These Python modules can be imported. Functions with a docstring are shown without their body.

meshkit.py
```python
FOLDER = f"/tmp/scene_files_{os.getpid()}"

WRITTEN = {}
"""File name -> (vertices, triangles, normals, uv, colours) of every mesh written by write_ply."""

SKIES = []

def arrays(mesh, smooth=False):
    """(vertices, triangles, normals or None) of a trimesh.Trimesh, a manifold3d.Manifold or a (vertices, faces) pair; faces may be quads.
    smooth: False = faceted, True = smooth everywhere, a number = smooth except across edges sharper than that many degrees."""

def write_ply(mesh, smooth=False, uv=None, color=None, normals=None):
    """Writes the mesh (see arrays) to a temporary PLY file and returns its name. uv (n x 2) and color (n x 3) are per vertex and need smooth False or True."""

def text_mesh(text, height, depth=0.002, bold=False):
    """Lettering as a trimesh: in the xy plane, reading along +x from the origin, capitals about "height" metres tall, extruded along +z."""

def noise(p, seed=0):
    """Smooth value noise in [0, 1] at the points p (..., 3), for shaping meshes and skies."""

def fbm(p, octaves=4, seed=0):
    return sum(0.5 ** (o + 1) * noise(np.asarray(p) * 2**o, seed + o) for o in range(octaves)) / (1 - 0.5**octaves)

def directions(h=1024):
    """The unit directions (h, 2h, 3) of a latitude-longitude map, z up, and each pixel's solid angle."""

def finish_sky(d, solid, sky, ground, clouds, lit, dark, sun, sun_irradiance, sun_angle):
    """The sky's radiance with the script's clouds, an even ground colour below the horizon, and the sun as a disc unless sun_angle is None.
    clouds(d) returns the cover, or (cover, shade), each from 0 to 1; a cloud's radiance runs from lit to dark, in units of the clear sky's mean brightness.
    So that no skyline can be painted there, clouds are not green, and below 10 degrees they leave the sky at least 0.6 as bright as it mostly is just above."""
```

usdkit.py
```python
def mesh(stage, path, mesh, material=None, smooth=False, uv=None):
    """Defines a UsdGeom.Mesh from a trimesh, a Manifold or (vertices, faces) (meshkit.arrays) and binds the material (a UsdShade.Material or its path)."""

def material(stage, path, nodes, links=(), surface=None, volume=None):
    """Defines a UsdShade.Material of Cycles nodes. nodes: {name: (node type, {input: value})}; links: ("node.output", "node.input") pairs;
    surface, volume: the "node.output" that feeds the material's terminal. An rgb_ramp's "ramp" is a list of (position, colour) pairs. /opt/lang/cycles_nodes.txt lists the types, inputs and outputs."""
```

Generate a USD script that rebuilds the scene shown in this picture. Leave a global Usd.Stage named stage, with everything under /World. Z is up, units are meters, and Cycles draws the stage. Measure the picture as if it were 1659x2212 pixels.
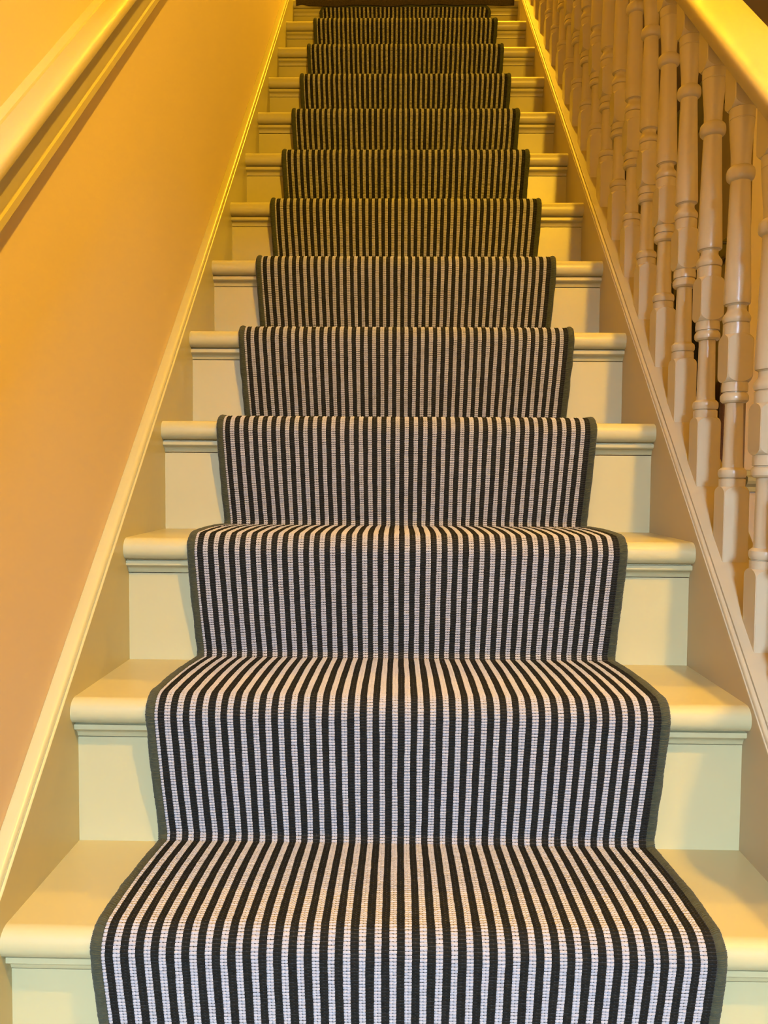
import math, random
import numpy as np
import trimesh, manifold3d, usdkit
from pxr import Usd, UsdGeom, UsdLux, Gf, Sdf

rng = np.random.default_rng(7)
stage = Usd.Stage.CreateInMemory()
UsdGeom.SetStageUpAxis(stage, UsdGeom.Tokens.z)
UsdGeom.SetStageMetersPerUnit(stage, 1.0)
world = UsdGeom.Xform.Define(stage, '/World')
stage.SetDefaultPrim(world.GetPrim())

# ------------------------------------------------------------------ camera
EYE = np.array([-0.0167, -0.8324, 0.514])
PITCH, YAW, ROLL, FPX = -0.0464, -0.0176, 0.0073, 1661.0
cam = UsdGeom.Camera.Define(stage, '/World/camera')
_f = np.array([math.sin(YAW) * math.cos(PITCH), math.cos(YAW) * math.cos(PITCH), math.sin(PITCH)])
_r = np.array([math.cos(YAW), -math.sin(YAW), 0.0])
_u = np.cross(_r, _f)
_r, _u = _r * math.cos(ROLL) + _u * math.sin(ROLL), _u * math.cos(ROLL) - _r * math.sin(ROLL)
M = Gf.Matrix4d(*_r, 0, *_u, 0, *(-_f), 0, *EYE, 1)
cam.AddTransformOp().Set(M)
cam.CreateHorizontalApertureAttr(36.0)
cam.CreateVerticalApertureAttr(36.0 * 2212 / 1659)
cam.CreateFocalLengthAttr(36.0 * FPX / 1659)
cam.CreateClippingRangeAttr(Gf.Vec2f(0.02, 50))
cam.CreateExposureAttr(0.0)

# ------------------------------------------------------------------ lights
def sphere_light(name, pos, radius, intensity, color):
    l = UsdLux.SphereLight.Define(stage, '/World/' + name)
    l.AddTranslateOp().Set(Gf.Vec3d(*pos))
    l.CreateRadiusAttr(radius); l.CreateIntensityAttr(intensity); l.CreateColorAttr(Gf.Vec3f(*color))
    return l

LAMP = (0.545, -0.875, 2.06)
sphere_light('hall_lamp_light', LAMP, 0.018, 17600.0, (1.0, 0.55, 0.035))
sphere_light('landing_lamp_light', (0.35, 2.5, 4.35), 0.06, 3000.0, (1.0, 0.53, 0.02))
day = UsdLux.RectLight.Define(stage, '/World/door_daylight')       # bright sky outside the open front door
day.AddTranslateOp().Set(Gf.Vec3d(0.3, -6.2, 2.85))
day.AddRotateXYZOp().Set(Gf.Vec3f(84, 0, 0))          # faces the door, into the hall
day.CreateWidthAttr(5.0); day.CreateHeightAttr(2.2)
day.CreateIntensityAttr(430.0); day.CreateColorAttr(Gf.Vec3f(0.50, 0.69, 1.0))

# ------------------------------------------------------------------ helpers
_names = {}
def path_for(name, parent=None):
    base = parent if parent else '/World'
    key = (base, name)
    n = _names.get(key, 0); _names[key] = n + 1
    return f'{base}/{name}' + (f'_{n:03d}' if n else '')

def tag(prim, label=None, cat=None, group=None, kind=None):
    for k, v in (('label', label), ('category', cat), ('group', group), ('kind', kind)):
        if v: prim.SetCustomDataByKey(k, v)

_base = {}
def thing(name, label, cat, loc=(0, 0, 0), group=None):
    p = path_for(name)
    x = UsdGeom.Xform.Define(stage, p)
    x.AddTranslateOp().Set(Gf.Vec3d(*loc))
    _base[p] = np.array(loc, float)
    tag(x.GetPrim(), label, cat, group)
    return p

def obj(name, mesh, mat, parent=None, smooth=False, label=None, kind=None):
    """one Mesh prim; world coordinates are given, a parent's own origin is taken off."""
    p = path_for(name, parent)
    if hasattr(mesh, 'to_mesh'):
        m = mesh.to_mesh(); mesh = (np.array(m.vert_properties[:, :3]), np.array(m.tri_verts))
    if isinstance(mesh, trimesh.Trimesh):
        mesh = (np.array(mesh.vertices), np.array(mesh.faces))
    v, f = np.asarray(mesh[0], float), np.asarray(mesh[1])
    root = '/' + '/'.join(p.split('/')[1:3])
    off = _base.get(root, np.zeros(3)) if parent else np.zeros(3)
    usdkit.mesh(stage, p, (v - off, f), M_[mat], smooth=smooth)
    pr = stage.GetPrimAtPath(p)
    if label or kind: tag(pr, label, None, None, kind)
    return p

def struct(name, mesh, mat, smooth=False):
    p = obj(name, mesh, mat, None, smooth)
    tag(stage.GetPrimAtPath(p), kind='structure')
    return p

def box(x0, x1, y0, y1, z0, z1):
    b = trimesh.creation.box((x1 - x0, y1 - y0, z1 - z0))
    b.apply_translation(((x0 + x1) / 2, (y0 + y1) / 2, (z0 + z1) / 2))
    return b

def rbox(x0, x1, y0, y1, z0, z1, r=0.003):
    pts = []
    for x in (x0, x1):
        for y in (y0, y1):
            for z in (z0, z1):
                for d in np.eye(3):
                    c = np.array([x, y, z]); s = np.where(c == np.array([x0, y0, z0]), 1, -1)
                    pts.append(c + s * r * (1 - d))
    return trimesh.convex.convex_hull(np.array(pts))

def join(*ms): return trimesh.util.concatenate(ms)

def sweep(section, rows):
    """section: closed polygon, n points; rows: (m, n, 3) positions of that polygon along the way; capped solid."""
    rows = np.asarray(rows, float); m, n = rows.shape[:2]
    v = rows.reshape(-1, 3)
    i, j = np.meshgrid(np.arange(m - 1), np.arange(n), indexing='ij')
    a = i * n + j; b = i * n + (j + 1) % n; c = a + n; d = b + n
    f = np.vstack([np.stack([a, b, d], -1).reshape(-1, 3), np.stack([a, d, c], -1).reshape(-1, 3)])
    import shapely
    poly = shapely.Polygon(section)
    pv, pf = trimesh.creation.triangulate_polygon(poly, engine='earcut')
    sec = np.asarray(section, float)
    idx = np.array([np.argmin(((sec - p) ** 2).sum(1)) for p in pv])
    cap = idx[pf]
    f = np.vstack([f, cap[:, ::-1], cap + (m - 1) * n])
    t = trimesh.Trimesh(v, f, process=False)
    if t.volume < 0: t.invert()
    return t

def extrude_x(section_yz, x0, x1):
    s = np.asarray(section_yz, float)
    rows = [np.column_stack([np.full(len(s), x), s]) for x in (x0, x1)]
    return sweep(s, rows)

def arc(cy, cz, r, a0, a1, n):
    t = np.radians(np.linspace(a0, a1, n))
    return np.column_stack([cy + r * np.cos(t), cz + r * np.sin(t)])

# ------------------------------------------------------------------ materials
M_ = {}
def paint(name, col, rough=0.38, spec=0.4, bump=0.05, bscale=60.0, var=0.03, stretch=(1, 1, 1)):
    c = np.array(col)
    M_[name] = usdkit.material(stage, '/World/Looks/' + name, {
        'g': ('geometry', {}),
        'map': ('mapping', {'scale': stretch}),
        'n': ('noise_texture', {'scale': bscale, 'detail': 4.0, 'roughness': 0.55}),
        'n2': ('noise_texture', {'scale': 3.0, 'detail': 3.0}),
        'ramp': ('rgb_ramp', {'ramp': [(0.3, tuple(c * (1 - var))), (0.7, tuple(np.minimum(c * (1 + var), 1)))]}),
        'b': ('bump', {'strength': bump, 'distance': 0.004}),
        'p': ('principled_bsdf', {'roughness': rough, 'specular_ior_level': spec}),
    }, [('g.position', 'map.vector'), ('map.vector', 'n.vector'), ('g.position', 'n2.vector'), ('n2.fac', 'ramp.fac'), ('n.fac', 'b.height'),
        ('ramp.color', 'p.base_color'), ('b.normal', 'p.normal')], surface='p.BSDF')

def yarn(name, col, var=0.25, rough=0.9, sheen=0.15, scale=900.0):
    c = np.array(col)
    M_[name] = usdkit.material(stage, '/World/Looks/' + name, {
        'g': ('geometry', {}),
        'n': ('noise_texture', {'scale': scale, 'detail': 3.0, 'roughness': 0.6}),
        'n2': ('noise_texture', {'scale': 170.0, 'detail': 2.0}),
        'mx': ('mix_float', {'fac': 0.5}),
        'ramp': ('rgb_ramp', {'ramp': [(0.3, tuple(c * (1 - var))), (0.7, tuple(np.minimum(c * (1 + var), 1)))]}),
        'b': ('bump', {'strength': 0.35, 'distance': 0.0012}),
        'p': ('principled_bsdf', {'roughness': rough, 'specular_ior_level': 0.08 if c[0] < .02 else .2, 'sheen_weight': sheen, 'sheen_roughness': 0.5}),
    }, [('g.position', 'n.vector'), ('g.position', 'n2.vector'), ('n.fac', 'mx.a'), ('n2.fac', 'mx.b'), ('mx.result', 'ramp.fac'), ('n.fac', 'b.height'),
        ('ramp.color', 'p.base_color'), ('b.normal', 'p.normal')], surface='p.BSDF')

paint('cream_gloss', (0.39, 0.355, 0.175), rough=0.36, spec=0.45, bump=0.06, bscale=45.0)
paint('cream_wood', (0.45, 0.40, 0.255), rough=0.28, spec=0.5, bump=0.03, bscale=70.0, stretch=(1, 1, 0.15))
paint('cream_rail', (0.41, 0.36, 0.22), rough=0.50, spec=0.35, bump=0.03, bscale=70.0)
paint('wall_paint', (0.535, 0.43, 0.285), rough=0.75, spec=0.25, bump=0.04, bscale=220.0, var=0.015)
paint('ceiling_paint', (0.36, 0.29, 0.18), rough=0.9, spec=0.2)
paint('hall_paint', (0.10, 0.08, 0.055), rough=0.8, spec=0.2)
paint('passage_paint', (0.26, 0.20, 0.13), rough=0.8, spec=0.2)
paint('hall_floor', (0.09, 0.06, 0.035), rough=0.45, spec=0.4, bump=0.05, bscale=30.0, var=0.2, stretch=(6, 0.6, 1))
yarn('light_yarn', (0.31, 0.302, 0.295), var=0.12)
yarn('dark_yarn', (0.0090, 0.0092, 0.0070), var=0.35, sheen=0.0)
yarn('olive_yarn', (0.040, 0.044, 0.023), var=0.25, sheen=0.1)
yarn('backing', (0.022, 0.021, 0.018))
yarn('brown_pile', (0.035, 0.026, 0.016), var=0.6, scale=260.0, sheen=0.05)
yarn('black_cloth', (0.012, 0.011, 0.012), var=0.3, scale=300.0, sheen=0.05)
yarn('brown_cloth', (0.11, 0.055, 0.04), var=0.3, scale=300.0)
paint('dark_metal', (0.05, 0.045, 0.04), rough=0.35, spec=0.5)

# ------------------------------------------------------------------ stair measures
G, RISE, OVER, TH = 0.19973, 0.2055, 0.0267, 0.0356
S = RISE / G
XL, XR = -0.46, 0.46
WALL_X = -0.487
FLOOR = -2 * RISE
TOP = 12
_off = {1: (-.0079, .0019), 2: (-.0005, .0003), 3: (.002, -.0008), 4: (.002, -.0015), 5: (.0007, -.0035), 6: (.0026, -.0033),
        7: (.0015, -.0013), 8: (.0002, 0), 9: (-.0006, .0015), 10: (-.0017, .0013), 11: (-.0014, .002)}
def nose(k):
    o = _off.get(k, (0, 0)); return k * G + o[0], k * RISE + o[1]
def left_line(y): return 0.0235 + 0.0105 * (y - 0.85) ** 2          # a slightly bowed old string
def right_line(y): return 0.0085 + 0.0016 * y * y
HALL_X, HALL_CEIL, FRONT_Y, BACK_Y, UP_CEIL = 1.95, 2.20, -3.2, 4.6, 4.9
NIB_X, NIB_Y = 1.335, 2.20                        # where the hall narrows to a passage
STRING_OUT = 0.545

# ------------------------------------------------------------------ the room
struct('wall_left', box(WALL_X - .12, WALL_X, FRONT_Y, BACK_Y, FLOOR - .1, UP_CEIL), 'wall_paint')
struct('wall_right', box(HALL_X, HALL_X + .12, FRONT_Y, BACK_Y, FLOOR - .1, UP_CEIL), 'wall_paint')
struct('wall_hall_corner', box(NIB_X, HALL_X, NIB_Y, BACK_Y, FLOOR - .1, HALL_CEIL), 'wall_paint')
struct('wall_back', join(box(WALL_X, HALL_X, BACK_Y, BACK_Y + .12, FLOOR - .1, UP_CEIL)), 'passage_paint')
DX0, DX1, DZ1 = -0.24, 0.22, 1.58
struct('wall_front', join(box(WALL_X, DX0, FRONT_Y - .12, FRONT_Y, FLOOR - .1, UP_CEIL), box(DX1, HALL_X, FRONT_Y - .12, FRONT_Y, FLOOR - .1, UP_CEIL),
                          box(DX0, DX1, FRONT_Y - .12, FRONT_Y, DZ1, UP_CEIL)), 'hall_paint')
struct('floor', box(WALL_X, HALL_X, FRONT_Y, BACK_Y, FLOOR - .1, FLOOR), 'hall_floor')
y12, z12 = nose(12)
struct('ceiling', join(box(STRING_OUT + .01, HALL_X, FRONT_Y, BACK_Y, HALL_CEIL, z12 - .012), box(WALL_X, STRING_OUT + .01, FRONT_Y, -0.30, HALL_CEIL, z12 - .012)), 'ceiling_paint')
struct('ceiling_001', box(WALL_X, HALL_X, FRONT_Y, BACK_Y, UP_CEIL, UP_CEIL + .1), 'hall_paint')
struct('floor_001', box(WALL_X, STRING_OUT + .01, y12 + OVER + .03, BACK_Y, HALL_CEIL, z12 - .012), 'hall_floor')
_ss = np.array([[-.15, FLOOR], [BACK_Y, FLOOR], [BACK_Y, HALL_CEIL], [(HALL_CEIL + .345) / S, HALL_CEIL], [-.15, -.15 * S - .345], [-.16, FLOOR]])[:5]
struct('wall_stair_side', sweep(_ss, [np.column_stack([np.full(5, x), _ss]) for x in (.5458, .565)]), 'wall_paint')

# frame of the open front door (behind the camera, where the daylight comes in)
dp = path_for('door_1'); UsdGeom.Xform.Define(stage, dp); tag(stage.GetPrimAtPath(dp), kind='structure')
obj('door_frame', join(box(DX0, DX0 + .05, FRONT_Y - .10, FRONT_Y - .02, FLOOR, DZ1), box(DX1 - .05, DX1, FRONT_Y - .10, FRONT_Y - .02, FLOOR, DZ1), box(DX0 + .05, DX1 - .05, FRONT_Y - .10, FRONT_Y - .02, DZ1 - .05, DZ1)), 'cream_gloss', dp)

# the wall where the hall narrows: dado rail, wainscot frame mouldings, skirting, cornice
def run_x(section_dz, x0, x1, y):
    """section: (distance out from the wall at y, towards the viewer; z)"""
    q = np.asarray(section_dz, float)
    return sweep(q, [np.column_stack([np.full(len(q), x), y - q[:, 0], q[:, 1]]) for x in (x0, x1)])
def run_y(section_dz, y0, y1, x):
    q = np.asarray(section_dz, float)
    return sweep(q, [np.column_stack([x - q[:, 0], np.full(len(q), y), q[:, 1]]) for y in (y0, y1)])
Z_D = 0.495
dado = [(0, Z_D - .03), (.012, Z_D - .03), (.014, Z_D - .012), (.03, Z_D), (.036, Z_D + .012), (.036, Z_D + .026), (.02, Z_D + .034), (.016, Z_D + .05), (0, Z_D + .055)]
struct('trim_1', run_x(dado, NIB_X, HALL_X, NIB_Y), 'cream_gloss')
fr = []
for a, b, c, d in ((NIB_X + .05, HALL_X - .08, .40, .425), (NIB_X + .05, HALL_X - .08, -.23, -.205), (NIB_X + .05, NIB_X + .075, -.205, .40), (HALL_X - .105, HALL_X - .08, -.205, .40)):
    fr.append(rbox(a, b, NIB_Y - .014, NIB_Y, c, d, .004))
struct('trim_2', join(*fr), 'cream_gloss')
skirt = [(0, FLOOR), (.018, FLOOR), (.018, FLOOR + .13), (.008, FLOOR + .15), (0, FLOOR + .15)]
struct('baseboard_right', join(run_x(skirt, NIB_X, HALL_X, NIB_Y), run_y(skirt, FRONT_Y, NIB_Y, HALL_X)), 'cream_gloss')
corn = [(0, HALL_CEIL - .12), (.012, HALL_CEIL - .12), (.016, HALL_CEIL - .10), (.03, HALL_CEIL - .075), (.06, HALL_CEIL - .03), (.075, HALL_CEIL - .02), (.075, HALL_CEIL), (0, HALL_CEIL)]
struct('trim_3', run_y(corn, NIB_Y, BACK_Y, NIB_X), 'cream_gloss')

# ------------------------------------------------------------------ the staircase
st = thing('staircase', 'cream painted straight wooden staircase with bullnose treads between two strings', 'staircase', (0, 0, FLOOR))
def tread_section(k):
    y, z = nose(k)
    r1, r2 = 0.0175, 0.0155
    back = (nose(k + 1)[0] + OVER + .002) if k < TOP else y + OVER + .028
    p = [np.array([[back, z]]), arc(y + r1, z - r1, r1, 90, 180, 9), arc(y + r2, z - TH + r2, r2, 180, 270, 9), np.array([[back, z - TH]])]
    return np.vstack(p)
for k in range(-1, TOP + 1):
    obj('tread', extrude_x(tread_section(k), XL, XR), 'cream_gloss', st, smooth=35)
for k in range(-1, TOP + 1):
    y, z = nose(k); zb = FLOOR if k == -1 else nose(k - 1)[1]
    obj('riser', box(XL, XR, y + OVER, y + OVER + .018, zb - (0.02 if k > -1 else 0), z - TH - .0239), 'cream_gloss', st)
for k in range(-1, TOP + 1):
    y, z = nose(k); yr = y + OVER; zt = z - TH
    sec = [(yr + .018, zt + .001), (yr - .0075, zt + .001), (yr - .0075, zt - .0022), (yr - .0135, zt - .0026), (yr - .0135, zt - .0092), (yr - .012, zt - .0108)]
    sec += [tuple(p) for p in arc(yr - .0122, zt - .0222, .0105, 80, 8, 7)] + [(yr - .0008, zt - .0226), (yr + .018, zt - .0226)]
    obj('cove_moulding', extrude_x(sec, XL, XR), 'cream_gloss', st, smooth=35)

def sheared(section_xo, y0, y1, line, n=24, low=None):
    """section of (x, height above the pitch line); swept up the pitch."""
    s = np.asarray(section_xo, float); ys = np.linspace(y0, y1, n)
    return sweep(s, [np.column_stack([s[:, 0], np.full(len(s), y), S * y + line(y) + s[:, 1]]) for y in ys])
left_sec = [(-.4866, -.30), (-.4866, .001), (-.484, .0025), (-.4745, .003), (-.4700, .0022), (-.4672, -.0006), (-.4662, -.0050), (-.4652, -.0050), (-.4645, -.0012),
            (-.4628, .0006), (-.4612, .0002), (-.46, -.0018), (-.46, -.30)]
obj('wall_string', sheared(left_sec, -.40, 2.75, left_line), 'cream_gloss', st, smooth=40)
right_sec = [(STRING_OUT, -.32), (STRING_OUT, .004), (.542, .007), (.4735, .007), (.4712, .0065), (.4706, .0025), (.4696, .0025), (.4690, .0060), (.4655, .0058), (.4640, .0040),
             (.4634, -.0002), (.4626, -.0002), (.4620, .0022), (.4608, .0024), (.46, .0008), (.46, -.32)]
obj('outer_string', sheared(right_sec, -.19, 2.345, right_line), 'cream_rail', st, smooth=40)

# ------------------------------------------------------------------ handrail on the left wall
wr = [(0, .858), (.0095, .853), (.011, .848), (.0125, .8515), (.030, .854), (.039, .852), (.0435, .848), (.0455, .842), (.0455, .832), (.0435, .8285), (.0405, .8285), (.0400, .8255), (.0365, .8245),
      (.0315, .812), (.0275, .795), (.0265, .774), (.0255, .7725), (.0255, .770), (.0285, .768), (.0285, .756), (.0255, .7515), (.0, .7475)]
wr = [(WALL_X + a, b) for a, b in wr]
h = sheared(wr, -.55, 2.9, lambda y: 0.0, 3)
p = obj('wall_handrail', h, 'cream_rail', None, smooth=40)
tag(stage.GetPrimAtPath(p), 'moulded cream handrail fixed along the left wall above the stair', 'handrail')

# ------------------------------------------------------------------ balustrade
bal = thing('balustrade', 'turned cream baluster row under a sloping handrail at the open right side', 'balustrade', (0.505, -.12, FLOOR))
rail_sec = [(.475, .755), (.4705, .765), (.4655, .778), (.4630, .788), (.4632, .797), (.4670, .8055), (.4755, .813), (.488, .8185), (.505, .821), (.522, .8185), (.5325, .8145), (.5345, .8115), (.5362, .8125),
            (.5425, .808), (.5468, .8005), (.5474, .79), (.5445, .778), (.5395, .765), (.535, .755)]
obj('handrail', sheared(rail_sec, -.19, 2.345, lambda y: 0.0, 3), 'cream_rail', bal, smooth=40)

def lathe(profile, seg=40):
    pr = np.asarray(profile, float)
    poly = [(0, pr[0, 0])] + [(r, z) for z, r in pr] + [(0, pr[-1, 0])]
    cs = manifold3d.CrossSection([np.array(poly)])
    return manifold3d.Manifold.revolve(cs, seg)
def block(z0, z1, lo_round, hi_round, half=.0195, hgt=.014):
    x = np.linspace(0, half * 1.0, 10)
    r = np.hypot(half, x)
    dome = hgt * np.sqrt(np.maximum(1 - (x / half) ** 2, 0))
    prof = []
    if lo_round: prof += [(z0 + hgt - d, rr) for d, rr in zip(dome, r)]
    else: prof += [(z0, .030)]
    if hi_round: prof += [(z1 - hgt + d, rr) for d, rr in zip(dome[::-1], r[::-1])]
    else: prof += [(z1, .030)]
    lt = lathe(prof, 64)
    h = half; c = .0012
    sq = manifold3d.CrossSection([np.array([(-h + c, -h), (h - c, -h), (h, -h + c), (h, h - c), (h - c, h), (-h + c, h), (-h, h - c), (-h, -h + c)])])
    pris = manifold3d.Manifold.extrude(sq, z1 - z0 + .2).translate((0, 0, z0 - .1))
    return lt ^ pris
turned = [(.070, .0165), (.094, .0192), (.108, .0194), (.1086, .0170), (.1096, .0172), (.1105, .0192), (.114, .0206), (.118, .0208), (.122, .0200), (.125, .0170), (.1262, .0152), (.130, .0147), (.180, .0139),
          (.222, .0132), (.2255, .0136), (.2262, .0175), (.229, .0202), (.233, .0208), (.237, .0203), (.2405, .0182), (.2412, .0168), (.2424, .0168), (.2430, .0192), (.250, .0195), (.270, .0170), (.318, .0170), (.329, .0192),
          (.3465, .0193), (.3472, .0172), (.3482, .0172), (.3492, .0190), (.352, .0203), (.3555, .0206), (.359, .0198), (.363, .0172), (.3665, .0148), (.370, .0140), (.3745, .0143), (.3768, .0165), (.3772, .0186),
          (.3790, .0196), (.385, .0197), (.470, .0172), (.563, .0145), (.5645, .0172), (.567, .0196), (.5715, .0207), (.577, .0207), (.5815, .0196), (.5845, .0168), (.5860, .0146), (.590, .0142), (.602, .0146),
          (.620, .0159), (.638, .0174), (.6535, .0184), (.6542, .0177), (.6552, .0177), (.656, .0185), (.682, .0190), (.700, .0170)]
tm = lathe(turned, 40)
bm = tm + block(-.10, .0965, False, True) + block(.2575, .3305, True, True) + block(.6715, .90, True, False)
OFF_B = 0.0160
nb = np.array([0.0, -S, 1.0]) / math.hypot(1, S)
bm = bm.trim_by_plane(tuple(nb), 0.0).trim_by_plane(tuple(-nb), -(0.755 - OFF_B) / math.hypot(1, S))
bmesh = bm.to_mesh(); bv, bf = np.array(bmesh.vert_properties[:, :3]), np.array(bmesh.tri_verts)
for i in range(-1, 19):
    y = .247 + .1121 * i + .0195
    z = S * y + right_line(y) + .007
    dz = OFF_B - (right_line(y) + .007)
    v = bv.copy(); low = v[:, 2] - S * v[:, 1] < 0.02; v[low, 2] -= dz     # the foot meets the string exactly
    obj('baluster', (v + np.array([0.505, y, S * y + OFF_B]), bf), 'cream_wood', bal, smooth=32)
def newel(y0, y1, z0, z1, x0=.458, x1=.552):
    return rbox(x0, x1, y0, y1, z0, z1, .004)
NY = (-.285, -.19)
n1 = obj('newel_post', newel(NY[0], NY[1], FLOOR, .80), 'cream_wood', bal)
cap = lathe([(.80, .040), (.806, .055), (.815, .058), (.824, .055), (.828, .035), (.84, .03), (.852, .045), (.875, .052), (.9, .045), (.915, .025), (.92, .0)], 40).translate((.5, -.2375, 0))
obj('newel_cap', cap, 'cream_wood', n1, smooth=40)
n2 = obj('newel_post', newel(2.347, 2.437, 1.98, 3.35), 'cream_wood', bal)
cap = lathe([(3.35, .040), (3.356, .055), (3.365, .058), (3.374, .055), (3.378, .035), (3.39, .03), (3.402, .045), (3.425, .052), (3.45, .045), (3.465, .025), (3.47, .0)], 40).translate((.5, 2.392, 0))
obj('newel_cap', cap, 'cream_wood', n2, smooth=40)

# ------------------------------------------------------------------ the striped runner
HC = 0.0085                       # carpet thickness below the loops
def runner_path():
    """outline (y, z) of the base of the pile, from the floor side of step 0 up to the top riser; plus a 0..1 'in the hollow' value."""
    pts, hol = [], []
    def add(p, h):
        pts.append(p); hol.append(h)
    for k in range(0, TOP + 1):
        y, z = nose(k)
        zl = nose(k - 1)[1] if k > -1 else FLOOR
        a0 = np.array([y + OVER - HC, zl + .006])                         # foot of the riser
        if k == TOP:
            for t in np.linspace(0.08, 1, 40): add(np.array([y + OVER - HC - .0150 * min(1, max(0, (t - .45) / .4)) ** 1.5, zl + HC + (z - TH - zl - HC + .010) * t]), (1 - t) * 0.9)
            break
        c = np.array([y + .0180, z - .0180]); R = .0180 + HC
        # tangent from a0 to the nose circle, on its front side
        d = c - a0; D = np.linalg.norm(d); base = math.atan2(d[1], d[0]); al = math.asin(R / D)
        ang = base + al; T = a0 + math.sqrt(D * D - R * R) * np.array([math.cos(ang), math.sin(ang)])
        aT = math.degrees(math.atan2(T[1] - c[1], T[0] - c[0])) % 360
        t0 = 0.07 if k > 0 else -0.3
        for t in np.linspace(t0, 1, 26): add(a0 + (T - a0) * t, max(0.0, 1 - t) ** 1.3 if t > 0 else 1)
        for a in np.linspace(aT, 90, 22)[1:]:
            add(c + R * np.array([math.cos(math.radians(a)), math.sin(math.radians(a))]), 0.0)
        yb = nose(k + 1)[0] + OVER - HC
        y_s = c[0]
        for t in np.linspace(0, 1, 24)[1:]:
            yy = y_s + (yb - .007 - y_s) * t
            add(np.array([yy, z + HC + .0022 * math.sin(math.pi * t) ]), t ** 1.6)
    P, Hh = np.array(pts), np.array(hol)
    # even resampling and light smoothing that rounds the hollows
    s = np.r_[0, np.cumsum(np.linalg.norm(np.diff(P, axis=0), axis=1))]
    q = np.arange(0, s[-1], 0.001)
    P2 = np.column_stack([np.interp(q, s, P[:, i]) for i in (0, 1)]); H2 = np.interp(q, s, Hh)
    k = np.hanning(7); k = np.r_[0, 0, k, 0, 0] / k.sum()
    Pp = np.vstack([np.repeat(P2[:1], 5, 0), P2, np.repeat(P2[-1:], 5, 0)])
    P3 = np.column_stack([np.convolve(Pp[:, i], k, 'valid') for i in (0, 1)])
    s3 = np.r_[0, np.cumsum(np.linalg.norm(np.diff(P3, axis=0), axis=1))]
    return s3, P3, H2
PS, PP, PH = runner_path()
LEN = PS[-1]
tang = np.gradient(PP, PS, axis=0); tang /= np.linalg.norm(tang, axis=1, keepdims=True)
NRM = np.column_stack([-tang[:, 1], tang[:, 0]])
def on_path(s, h):
    """s: distances (any shape), h: height over the carpet base -> y, z"""
    y = np.interp(s, PS, PP[:, 0]) + h * np.interp(s, PS, NRM[:, 0])
    z = np.interp(s, PS, PP[:, 1]) + h * np.interp(s, PS, NRM[:, 1])
    return y, z
RX0, RX1 = -.3535, .3485
RC, RH = (RX0 + RX1) / 2, (RX1 - RX0) / 2
def squeeze(x, s): return RC + (x - RC) * (1 - .029 * np.interp(s, PS, PH))
def end_trim(x):
    """rounded far corners of the runner: length at which the pile stops for each x"""
    d = np.clip((np.abs(x - RC) - (RH - .034)) / .034, 0, 1)
    return LEN - .006 - .030 * (1 - np.sqrt(np.maximum(1 - d ** 2, 0)))
ROW = 0.0041
K3 = np.searchsorted(PP[:, 0], nose(2)[0] - .012)        # detail falls off above the second step
S_FINE = PS[min(K3, len(PS) - 1)]
S_MID = PS[np.searchsorted(PP[:, 0], nose(7)[0] - .012)]
rn = thing('stair_runner', 'striped black and pale loop-pile runner with olive whipped edges down the stair', 'carpet runner', (0, 0, FLOOR))
BW = 0.0120
x = RX0 + BW
HALF_L, LAST_D, N_P = .0042, .0098, 39
PITCH_S = (RX1 - BW - x - HALF_L - LAST_D) / N_P
DARK_W = PITCH_S * .535
stripes = [('light_stripe', x, x + HALF_L, 1)]; x += HALF_L
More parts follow.
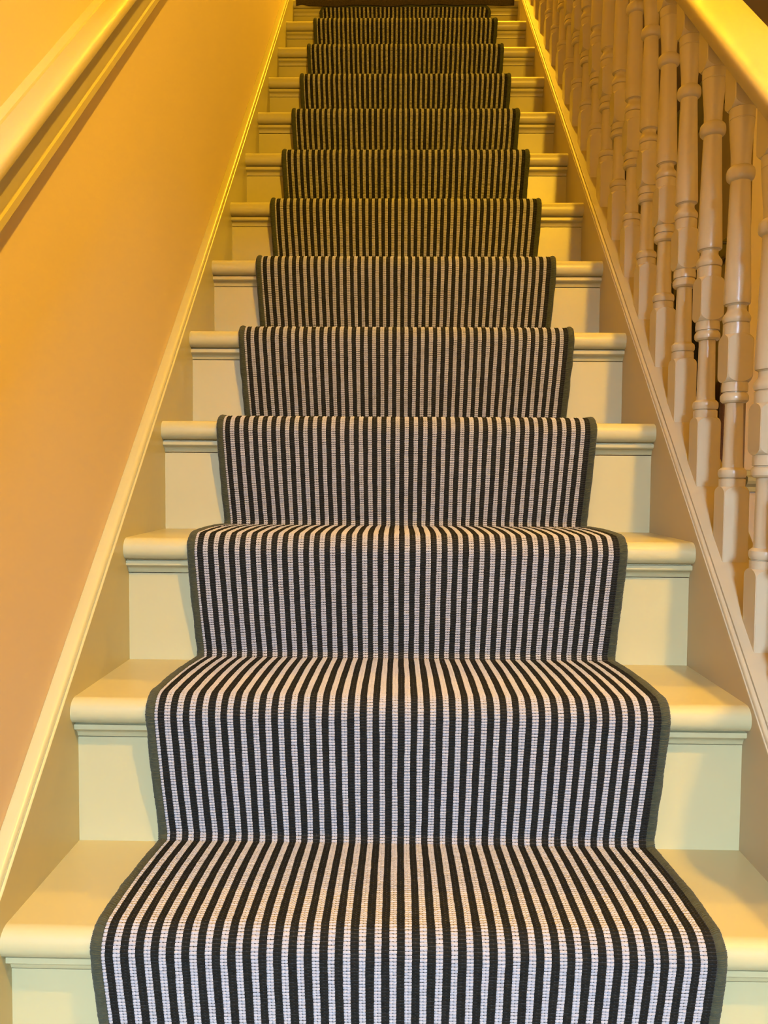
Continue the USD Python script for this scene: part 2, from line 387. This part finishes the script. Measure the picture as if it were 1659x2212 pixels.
for i in range(N_P):
    stripes.append(('dark_stripe', x, x + DARK_W, 2)); stripes.append(('light_stripe', x + DARK_W, x + PITCH_S, 2)); x += PITCH_S
stripes.append(('dark_stripe', x, RX1 - BW, 2))

def wob(n, seed, k=25):
    r = np.random.default_rng(seed).normal(size=n + 2 * k)
    w = np.hanning(2 * k + 1); w /= np.sqrt((w ** 2).sum())
    return np.convolve(r, w, 'valid')[:n]
edges = {}
def edge_wobble(key, sv):
    """stripe borders wander a little; both neighbours of a border share it"""
    if key not in edges:
        n = int(LEN / ROW) + 4
        edges[key] = .00022 * wob(n, 1000 + key, 12) + .00012 * np.random.default_rng(2000 + key).normal(size=n)
    return np.interp(sv / ROW, np.arange(len(edges[key])), edges[key])
def stripe_mesh(idx, x0, x1, cols, s0, s1, vs, us, amp, seed, low, faceted=False):
    """a strip of loops: vs samples along and us samples across each loop"""
    s1 = min(s1, float(end_trim(np.array([(x0 + x1) / 2]))[0]))
    nrow = max(int(round((s1 - s0) / ROW)), 1)
    j = np.arange(nrow * vs + 1); sv = s0 + (s1 - s0) * j / (nrow * vs)
    i = np.arange(cols * us + 1)
    fu = i / (cols * us)
    r = np.random.default_rng(seed)
    le = x0 + (edge_wobble(idx, sv) if idx > 0 else 0 * sv); re = x1 + (edge_wobble(idx + 1, sv) if idx < len(stripes) - 1 else 0 * sv)
    X = le[:, None] + (re - le)[:, None] * fu[None, :]
    SV = np.repeat(sv[:, None], len(i), 1)
    au = np.abs(np.sin(np.pi * fu * cols))[None, :] ** .45
    av = np.abs(np.sin(np.pi * j / vs))[:, None] ** .45
    hgt = r.uniform(.72, 1.12, size=(nrow + 1, cols))
    hh = hgt[np.minimum((j / vs).astype(int), nrow)][:, np.minimum((fu * cols).astype(int), cols - 1)]
    H = amp * (0.46 + 0.54 * au) * (low + (1 - low) * av) * hh              # between two rows a loop dips under the dark backing weave
    SV = SV + ROW * .10 * wob(len(sv), seed + 5, 9)[:, None]
    X = squeeze(X, SV)
    Y, Z = on_path(SV, H)
    V = np.stack([X, Y, Z], -1).reshape(-1, 3)
    n = len(i); a = (np.arange(len(j) - 1)[:, None] * n + np.arange(n - 1)[None, :]).ravel()
    F = np.vstack([np.stack([a, a + 1, a + n + 1], -1), np.stack([a, a + n + 1, a + n], -1)])
    if faceted: V, F = V[F.ravel()], np.arange(3 * len(F)).reshape(-1, 3)
    return V, F
S_END = LEN
for idx, (nm, x0, x1, cols) in enumerate(stripes):
    light = nm == 'light_stripe'
    amp = .0023 if light else .0021
    parts = [stripe_mesh(idx, x0, x1, cols, 0.0, S_FINE, 4, 4, amp, 31 * idx, .17), stripe_mesh(idx, x0, x1, cols, S_FINE, S_MID, 3, 2, amp, 31 * idx + 7, .20),
             stripe_mesh(idx, x0, x1, cols, S_MID, S_END, 2, 2, amp, 31 * idx + 11, .28, True)]
    n0 = np.cumsum([0] + [len(q_[0]) for q_ in parts])
    V = np.vstack([q_[0] for q_ in parts]); F = np.vstack([q_[1] + o_ for q_, o_ in zip(parts, n0)])
    obj(nm, (V, F), 'light_yarn' if light else 'dark_yarn', rn, smooth=True)

def binding(side):
    """overlocked edge: a flattened roll with a ridge for each stitch"""
    x_out = RX0 if side < 0 else RX1
    cx = x_out - side * BW / 2
    st_p = .0021
    n = int((LEN - .03) / st_p); vs = 3
    sv = np.linspace(0, LEN - .034, n * vs + 1); j = np.arange(len(sv))
    r = np.random.default_rng(50 + side)
    ridge = np.where(j % vs > 0, 1.0, 0.0) * np.repeat(r.uniform(.55, 1.35, n + 1), vs)[:len(sv)]
    th = np.radians(np.linspace(-20, 200, 9))
    rx = (BW / 2 + .0006) + .0007 * ridge + .0004 * wob(len(sv), 60 + side, 30)
    rz = .0058 + .0010 * ridge
    SV = sv[:, None] + 0 * th[None, :] + side * .0012 * np.cos(th)[None, :]
    Xc = squeeze(np.full_like(SV, cx), SV)
    X = Xc + rx[:, None] * np.cos(th)[None, :] * 1.0
    Hh = -.0042 + rz[:, None] * np.sin(th)[None, :] + .0012
    Y, Z = on_path(np.clip(SV, 0, LEN), Hh)
    V = np.stack([X, Y, Z], -1).reshape(-1, 3); m = len(th)
    a = (np.arange(len(sv) - 1)[:, None] * m + np.arange(m - 1)[None, :]).ravel()
    F = np.vstack([np.stack([a, a + m + 1, a + 1], -1), np.stack([a, a + m, a + m + 1], -1)])
    return V, F
obj('edge_binding', binding(-1), 'olive_yarn', rn, smooth=True)
obj('edge_binding', binding(1), 'olive_yarn', rn, smooth=True)
# binding across the far end, with its two rounded corners
u = np.linspace(0, 1, 400)
q = [(RX0 + BW / 2, LEN - .034)]
cr = .034 - BW / 2
for a in np.linspace(180, 90, 14): q.append((RX0 + .034 + cr * math.cos(math.radians(a)), LEN - .036 + cr * math.sin(math.radians(a))))
for a in np.linspace(90, 0, 14): q.append((RX1 - .034 + cr * math.cos(math.radians(a)), LEN - .036 + cr * math.sin(math.radians(a))))
q.append((RX1 - BW / 2, LEN - .034)); q = np.array(q)
d = np.r_[0, np.cumsum(np.linalg.norm(np.diff(q, axis=0), axis=1))]
w = np.linspace(0, d[-1], 500); qx, qs = np.interp(w, d, q[:, 0]), np.interp(w, d, q[:, 1])
tx, ts = np.gradient(qx), np.gradient(qs); L_ = np.hypot(tx, ts); nx, ns = -ts / L_, tx / L_
th = np.radians(np.linspace(-20, 200, 9)); rr = (BW / 2 + .0004 * (np.arange(500) % 2))[:, None]
Xb = qx[:, None] + nx[:, None] * rr * np.cos(th)[None, :]; Sb = qs[:, None] + ns[:, None] * rr * np.cos(th)[None, :]
Hb = -.003 + (.0062 + .0005 * (np.arange(500) % 2))[:, None] * np.sin(th)[None, :]
Yb, Zb = on_path(np.minimum(Sb, LEN), Hb); Zb = Zb + np.maximum(Sb - LEN, 0)
m = len(th); a = (np.arange(499)[:, None] * m + np.arange(m - 1)[None, :]).ravel()
obj('edge_binding', (np.stack([Xb, Yb, Zb], -1).reshape(-1, 3), np.vstack([np.stack([a, a + 1, a + m + 1], -1), np.stack([a, a + m + 1, a + m], -1)])), 'olive_yarn', rn, smooth=True)
# woven backing under the pile
sv = np.arange(0, LEN - .012, .004)
xs = np.array([RX0 + .008, RX1 - .008])
tp = np.stack([squeeze(np.repeat(xs[None], len(sv), 0), np.repeat(sv[:, None], 2, 1)), *on_path(np.repeat(sv[:, None], 2, 1), .00062)], -1)
bt = np.stack([tp[..., 0], *on_path(np.repeat(sv[:, None], 2, 1), -HC + .0018)], -1)
rows = np.stack([tp[:, 0], tp[:, 1], bt[:, 1], bt[:, 0]], 1)
obj('backing', sweep(np.array([(0, 1), (1, 1), (1, 0), (0, 0)]), rows), 'backing', rn)

# ------------------------------------------------------------------ carpet of the upper landing, wrapped over the top nosing
ny = 60; xs = np.linspace(-.447, .440, 90)
prof_b = np.vstack([np.array([[y12 + .6, z12 + .009]]), np.array([[y12 + .05, z12 + .009]]), arc(y12 + .0178, z12 - .0178, .0258, 90, 180, 8), np.array([[y12 - .0080, z12 - TH + .006], [y12 - .006, z12 - TH + .000]])])
prof_i = np.vstack([np.array([[y12 + .6, z12 + .001]]), np.array([[y12 + .05, z12 + .001]]), arc(y12 + .0178, z12 - .0178, .0185, 90, 180, 8), np.array([[y12 - .0008, z12 - TH + .006], [y12 - .0008, z12 - TH + .0005]])])
sec = np.vstack([prof_b, prof_i[::-1]])
rows = []
wv = .0022 * wob(len(xs), 77, 6)
for i, xx in enumerate(xs):
    r_ = sec.copy(); lowm = r_[:, 1] < z12 - .02
    lift = wv[i] + (.008 * max(0, 1 - abs(xx + .425) / .03))
    r_[lowm, 1] += lift * (z12 - .02 - r_[lowm, 1]) / .016
    rows.append(np.column_stack([np.full(len(r_), xx), r_]))
p = obj('landing_carpet', sweep(sec, rows), 'brown_pile', None, smooth=40)
tag(stage.GetPrimAtPath(p), 'worn brown carpet folded over the top nosing above the striped runner', 'carpet')

# ------------------------------------------------------------------ dark coat hanging in the hall, glimpsed between the balusters
ct = thing('hanging_coat', 'black coat hanging in the hall, glimpsed between the right-hand balusters', 'coat', (1.22, 2.45, .72))
def drape(cx, cy, z0, z1, w0, w1, d, seed, folds=7):
    n, mrows = 64, 26
    t = np.linspace(0, 2 * np.pi, n, endpoint=False)
    rows = []
    for i, f in enumerate(np.linspace(0, 1, mrows)):
        z = z0 + (z1 - z0) * f
        w = w0 + (w1 - w0) * f ** 1.3
        if f > .9: w *= math.sqrt(max(1 - ((f - .9) / .1) ** 2, .02))
        fold = 1 + (.10 * (1 - f) + .03) * np.sin(folds * t + seed + 2 * f)
        rows.append(np.column_stack([cx + w / 2 * np.cos(t) * fold, cy + d / 2 * np.sin(t) * fold, np.full(n, z) + .01 * np.sin(3 * t + seed) * (1 - f)]))
    return sweep(np.column_stack([np.cos(t), np.sin(t)]), rows)
obj('coat_body', drape(1.215, 2.45, .72, 1.40, .20, .12, .13, .4), 'black_cloth', ct, smooth=True)
obj('coat_sleeve', drape(1.098, 2.44, .80, 1.34, .06, .055, .07, 1.4, 4), 'black_cloth', ct, smooth=True)
sc = obj('hanging_scarf', drape(1.295, 2.295, .45, .98, .045, .04, .04, 2.2, 4), 'brown_cloth', None, smooth=True)
tag(stage.GetPrimAtPath(sc), 'brown cloth hanging in the hall, just in front of the black coat', 'scarf')
rk = thing('coat_rack', 'cream hook board on the passage wall above the black coat', 'coat rack', (NIB_X, 2.5, 1.42))
obj('rack_board', rbox(NIB_X - .02, NIB_X, 2.24, 2.75, 1.42, 1.50, .004), 'cream_gloss', rk)
for yy in (2.29, 2.45, 2.62):
    cs = trimesh.creation.cylinder(.006, .10, sections=12); cs.apply_transform(trimesh.transformations.rotation_matrix(math.pi / 2, (0, 1, 0))); cs.apply_translation((NIB_X - .07, yy, 1.45))
    obj('hook', cs, 'dark_metal', rk, smooth=40)
